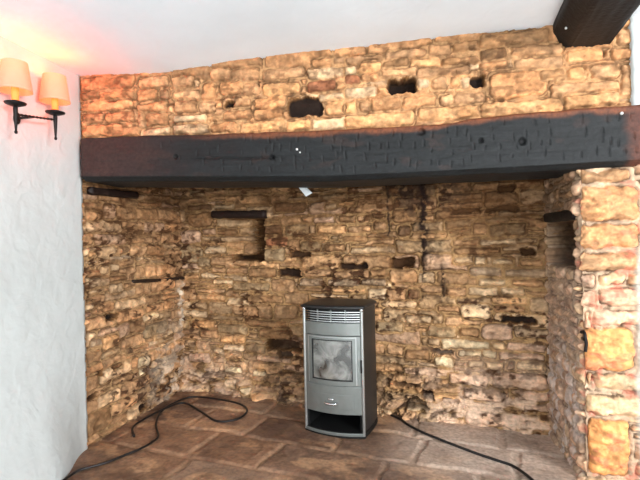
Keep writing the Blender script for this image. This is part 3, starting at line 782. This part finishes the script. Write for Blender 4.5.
# top plate, softly domed
bm = bmesh.new()
levels = [(0.806, 0.006), (0.812, 0.012), (0.822, 0.012), (0.829, 0.004), (0.832, -0.02), (0.835, -0.08)]
rg = []
for z, gw in levels:
    q = plan(n=20, grow=max(gw, 0))
    if gw < 0: q = [(x * (1 + gw / 0.2), (y - 0.14) * (1 + gw / 0.2) + 0.14) for x, y in q]
    rg.append([bm.verts.new((x, y, z)) for x, y in q])
for a, b in zip(rg[:-1], rg[1:]):
    for k in range(len(a)): bm.faces.new((a[k], a[(k + 1) % len(a)], b[(k + 1) % len(a)], b[k]))
bm.faces.new(rg[0][::-1]); bm.faces.new(rg[-1])
tag(mesh_object('top_plate', bm, M['char'], stove, True), 'charcoal domed top plate')
# front posts with round caps
for s in (-1, 1):
    bm = bmesh.new(); lathe_bm(bm, [(0.0, 0.0), (0.010, 0.0), (0.010, 0.790), (0.0, 0.790)], (s * 0.198, -0.002, 0.010), 14)
    po = mesh_object('front_post', bm, M['silver2'], stove, True); po.modifiers.new('es', 'EDGE_SPLIT')
    bm = bmesh.new(); lathe_bm(bm, [(0.0, 0.0), (0.014, 0.0), (0.015, 0.006), (0.013, 0.014), (0.007, 0.019), (0.0, 0.020)], (s * 0.198, -0.004, 0.796), 14)
    mesh_object('post_cap', bm, M['chrome'], po, True)
# grille: dark backing, chrome slats
bm = bmesh.new(); curved(bm, -0.186, 0.186, 0.722, 0.802, -0.030, 0.01)
gr_ = tag(mesh_object('vent_grille', bm, M['black'], stove), 'vent grille of bright slats')
for z in (0.727, 0.742, 0.757, 0.772, 0.787):
    bm = bmesh.new(); curved(bm, -0.188, 0.188, z, z + 0.0045, 0.000, 0.010)
    mesh_object('slat', bm, M['chrome'], gr_)
for x in (-0.095, 0.0, 0.095):
    bm = bmesh.new(); box_bm(bm, x - 0.002, x + 0.002, arc_y(x) + 0.006, arc_y(x) + 0.026, 0.722, 0.802)
    mesh_object('grille_bar', bm, M['silver'], gr_)
# upper fascia
bm = bmesh.new(); curved(bm, -0.188, 0.188, 0.640, 0.720, 0.002, 0.016)
mesh_object('fascia_panel', bm, M['silver'], stove, False, 0.003)
# door: frame with opening, then glass
bm = bmesh.new()
gx0, gx1, gz0, gz1 = -0.137, 0.140, 0.352, 0.612
curved(bm, -0.188, gx0, 0.324, 0.637, 0.004, 0.018); curved(bm, gx1, 0.188, 0.324, 0.637, 0.004, 0.018)
curved(bm, gx0, gx1, 0.324, gz0, 0.004, 0.018); curved(bm, gx0, gx1, gz1, 0.637, 0.004, 0.018)
door = mesh_object('door', bm, M['silver'], stove)
bm = bmesh.new()
for (a, b, c, d) in ((-0.166, -0.160, 0.330, 0.632), (0.160, 0.166, 0.330, 0.632), (-0.166, 0.166, 0.626, 0.632)):
    curved(bm, a, b, c, d, 0.0065, 0.004)
mesh_object('door_bead', bm, M['silver2'], door)
m, N, L, PB = new_mat('smoked_glass')
tc = N.new('ShaderNodeTexCoord'); n = N.new('ShaderNodeTexNoise'); n.inputs['Scale'].default_value = 9; n.inputs['Detail'].default_value = 5; n.inputs['Distortion'].default_value = 0.8
L.new(tc.outputs['Object'], n.inputs['Vector'])
rp = N.new('ShaderNodeValToRGB'); e = rp.color_ramp.elements
e[0].position = 0.40; e[0].color = (0.020, 0.018, 0.015, 1); e[1].position = 0.62; e[1].color = (0.22, 0.22, 0.20, 1)
L.new(n.outputs['Fac'], rp.inputs['Fac']); L.new(rp.outputs['Color'], PB.inputs['Base Color'])
PB.inputs['Roughness'].default_value = 0.06; PB.inputs['Specular IOR Level'].default_value = 0.9; PB.inputs['IOR'].default_value = 1.8
M['glass'] = m
bm = bmesh.new(); curved(bm, gx0, gx1, gz0, gz1, -0.004, 0.005, 24)
tag(mesh_object('door_glass', bm, M['glass'], door, True), 'smoky grey glass pane').modifiers.new('es', 'EDGE_SPLIT')
bm = bmesh.new()
for (a, b, c, d) in ((gx0, gx0 + 0.007, gz0, gz1), (gx1 - 0.007, gx1, gz0, gz1), (gx0, gx1, gz0, gz0 + 0.007), (gx0, gx1, gz1 - 0.007, gz1)):
    curved(bm, a, b, c, d, 0.0005, 0.006)
tag(mesh_object('door_seal', bm, M['black'], door), 'black seal around the glass')
bm = bmesh.new(); tube_bm(bm, [(0.194, arc_y(.194) - 0.012, 0.41), (0.194, arc_y(.194) - 0.014, 0.49)], 0.006, 10)
tag(mesh_object('door_handle', bm, M['char'], door, True), 'dark door handle')
# drawer panel with inset drawer front and handle
bm = bmesh.new(); curved(bm, -0.190, 0.190, 0.142, 0.321, 0.005, 0.020)
drawer = mesh_object('drawer', bm, M['silver'], stove, False, 0.003)
bm = bmesh.new(); curved(bm, -0.142, 0.146, 0.172, 0.268, 0.008, 0.006)
mesh_object('drawer_front', bm, M['silver'], drawer, False, 0.002)
yh = arc_y(0.0) - 0.010
bm = bmesh.new(); tube_bm(bm, spline([(-0.040, yh + 0.004, 0.216), (-0.034, yh - 0.012, 0.213), (0.0, yh - 0.018, 0.211), (0.034, yh - 0.012, 0.213), (0.040, yh + 0.004, 0.216)], 5), 0.0075, 8)
tag(mesh_object('drawer_handle', bm, M['chrome'], drawer, True), 'chrome bow handle')
bm = bmesh.new(); tube_bm(bm, [(-0.018, yh + 0.002, 0.238), (-0.014, yh - 0.003, 0.238), (0.014, yh - 0.003, 0.238), (0.018, yh + 0.002, 0.238)], 0.007, 8)
tag(mesh_object('air_slider', bm, M['chrome'], drawer, True), 'small chrome slider over the handle')

# ------------------------------------------------------------------ twin wall light
def wl_pt(t, off, z): return np.array([FL[0] + wn[0] * t + wt[0] * off, FL[1] + wn[1] * t + wt[1] * off, z])
org = wl_pt(0.55, 0.02, 1.90)
sconce = empty('wall_light', tuple(org))
tag(sconce, 'black iron twin candle wall light with glowing cream shades on the white wall', 'wall light')
loc = lambda t, off, z: wl_pt(t, off, z) - org
OFF = 0.115
T1, T2 = 0.332, 0.592
ZP = 1.950
bm = bmesh.new()
tw = [loc(T1 + (T2 - T1) * k / 40, OFF + 0.0, 1.934 - 0.038 * k / 40) for k in range(41)]
tube_bm(bm, tw, 0.006, 8, True, [0.0055 + 0.0018 * math.sin(k * 1.7) for k in range(41)])
mesh_object('cross_bar', bm, M['iron'], sconce, True)
bm = bmesh.new(); tube_bm(bm, [loc(0.480, 0.004, 1.912), loc(0.480, OFF, 1.912)], 0.007, 8)
pc = loc(0.480, 0.012, 1.912)
for a, b in ((0.006, 0.03),):
    r_ = [Vector(loc(0.480 + 0.020 * math.cos(q) , 0.008, 1.912 + 0.034 * math.sin(q))) for q in np.linspace(0, 2 * math.pi, 16, endpoint=False)]
    r2 = [Vector(loc(0.480 + 0.018 * math.cos(q) , 0.020, 1.912 + 0.031 * math.sin(q))) for q in np.linspace(0, 2 * math.pi, 16, endpoint=False)]
    va_ = [bm.verts.new(p) for p in r_]; vb_ = [bm.verts.new(p) for p in r2]
    bm.faces.new(va_); bm.faces.new(vb_[::-1])
    for k in range(16): bm.faces.new((va_[k], va_[(k + 1) % 16], vb_[(k + 1) % 16], vb_[k]))
mesh_object('wall_plate', bm, M['iron'], sconce)
def emit_mat(name, rgb, em, strength, translucent):
    m, N, L, PB = new_mat(name)
    PB.inputs['Base Color'].default_value = (*lin(rgb), 1); PB.inputs['Roughness'].default_value = 0.8
    PB.inputs['Emission Color'].default_value = (*lin(em), 1); PB.inputs['Emission Strength'].default_value = strength
    if translucent:
        tr = N.new('ShaderNodeBsdfTranslucent'); tr.inputs['Color'].default_value = (*lin(translucent), 1)
        mx = N.new('ShaderNodeMixShader'); mx.inputs[0].default_value = 0.4
        L.new(PB.outputs[0], mx.inputs[1]); L.new(tr.outputs[0], mx.inputs[2]); L.new(mx.outputs[0], N['Material Output'].inputs['Surface'])
    return m
M['shade'] = emit_mat('glowing_shade', (225, 180, 155), (255, 160, 115), 0.30, (225, 175, 140))
M['sleeve'] = emit_mat('glowing_candle_tube', (240, 150, 80), (255, 120, 40), 0.55, None)
M['bulb'] = emit_mat('lit_bulb', (255, 220, 170), (255, 180, 90), 5.0, None)
for t in (T1, T2):
    c = loc(t, OFF, 0.0); c[2] = (1.966 if t == T1 else 1.942) - org[2]
    bm = bmesh.new(); lathe_bm(bm, [(0.0, -0.142), (0.006, -0.140), (0.008, -0.132), (0.005, -0.124), (0.008, -0.08), (0.011, -0.02), (0.009, 0.0), (0.0, 0.0)], c, 12)
    arm = mesh_object('spike', bm, M['iron'], sconce, True)
    bm = bmesh.new(); lathe_bm(bm, [(0.0, -0.006), (0.020, -0.006), (0.046, 0.004), (0.049, 0.010), (0.045, 0.009), (0.020, 0.001), (0.0, 0.0)], c, 24)
    mesh_object('drip_pan', bm, M['iron'], sconce, True)
    bm = bmesh.new(); lathe_bm(bm, [(0.0, 0.0), (0.021, 0.001), (0.021, 0.020), (0.0, 0.020)], c, 16)
    mesh_object('candle_cup', bm, M['iron'], sconce)
    bm = bmesh.new(); lathe_bm(bm, [(0.0, 0.020), (0.0165, 0.020), (0.0165, 0.110), (0.0, 0.110)], c, 16)
    cd = tag(mesh_object('candle_tube', bm, M['sleeve'], sconce), 'orange glowing candle tube')
    bm = bmesh.new(); lathe_bm(bm, [(0.0, 0.110), (0.010, 0.112), (0.016, 0.130), (0.012, 0.150), (0.004, 0.167), (0.0, 0.170)], c, 14)
    mesh_object('bulb', bm, M['bulb'], cd, True)
    bm = bmesh.new(); lathe_bm(bm, [(0.076, 0.066), (0.056, 0.208), (0.0545, 0.208), (0.0745, 0.066), (0.076, 0.066)], c, 32)
    sh = mesh_object('lamp_shade', bm, M['shade'], sconce, True); sh.modifiers.new('es', 'EDGE_SPLIT')
    ld = bpy.data.lights.new('bulb_light', 'POINT'); ld.energy = 3.0; ld.color = (1.0, 0.09, 0.015); ld.shadow_soft_size = 0.025
    lo_ = link(bpy.data.objects.new('bulb_light', ld), sconce); lo_.location = Vector(c) + Vector((0, 0, 0.186))

# ------------------------------------------------------------------ cables
def cable(name, pts, r, label):
    bm = bmesh.new(); tube_bm(bm, spline(pts, 8), r, 8)
    return tag(mesh_object(name, bm, M['rubber'], None, True), label, 'cable')
def fp(x, y, z=0.006): return on_floor(x, y, z)
cable('power_cable', [fp(60, 484), fp(68, 477), fp(80, 470), fp(105, 463), fp(125, 455), fp(140, 449), fp(152, 442), fp(158, 436), fp(156, 424), fp(160, 413), fp(172, 404, .012), fp(191, 397),
                      fp(217, 399), fp(240, 404), fp(247, 411), fp(237, 419), fp(217, 421), fp(200, 411), fp(184, 403, .010), fp(166, 408, .016), fp(146, 418), fp(133, 427), fp(134, 436)],
      0.0075, 'black power cable looping across the floor in the left corner of the fireplace')
cable('power_cable', [fp(391, 415), fp(400, 419), fp(407, 424), fp(422, 432), fp(444, 441), fp(462, 448), fp(481, 455), fp(499, 461), fp(513, 466), fp(529, 477), fp(545, 492)],
      0.008, 'black power cable running from behind the stove towards the right pier')

# ------------------------------------------------------------------ small things
bm = bmesh.new()
A_, B_, C_, D_ = [np.array(ray(x, y)) * z for (x, y, z) in ((296.5, 185, 3.00), (304, 185, 3.00), (312.5, 193, 2.96), (306, 196.5, 2.96))]
tk = np.array([0, 0.004, 0])
va_ = [bm.verts.new(p + np.array([0, 0, EYE])) for p in (A_, B_, C_, D_)]; vb_ = [bm.verts.new(p + tk + np.array([0, 0, EYE])) for p in (A_, B_, C_, D_)]
bm.faces.new(va_); bm.faces.new(vb_[::-1])
for k in range(4): bm.faces.new((va_[k], va_[(k + 1) % 4], vb_[(k + 1) % 4], vb_[k]))
tag(mesh_object('card_tag', bm, M['white']), 'small white card tag hanging under the black beam', 'tag')

pin = on_plane(front, 583.5, 341, 0.012)
bm = bmesh.new()
tube_bm(bm, spline([(0.01, 0.05, 0.05), (0.0, 0.0, 0.055), (-0.004, -0.018, 0.03), (0.002, -0.018, -0.01), (-0.002, -0.012, -0.06)], 6), 0.011, 8)
tube_bm(bm, [(0.012, 0.05, 0.012), (0.0, -0.02, 0.010)], 0.010, 8)
hk = mesh_object('iron_hook', bm, M['iron'], None, True); hk.location = pin; hk.scale = (0.75, 0.75, 0.8)
tag(hk, 'small black iron hook fixed to the inner corner of the right stone pier', 'hook')
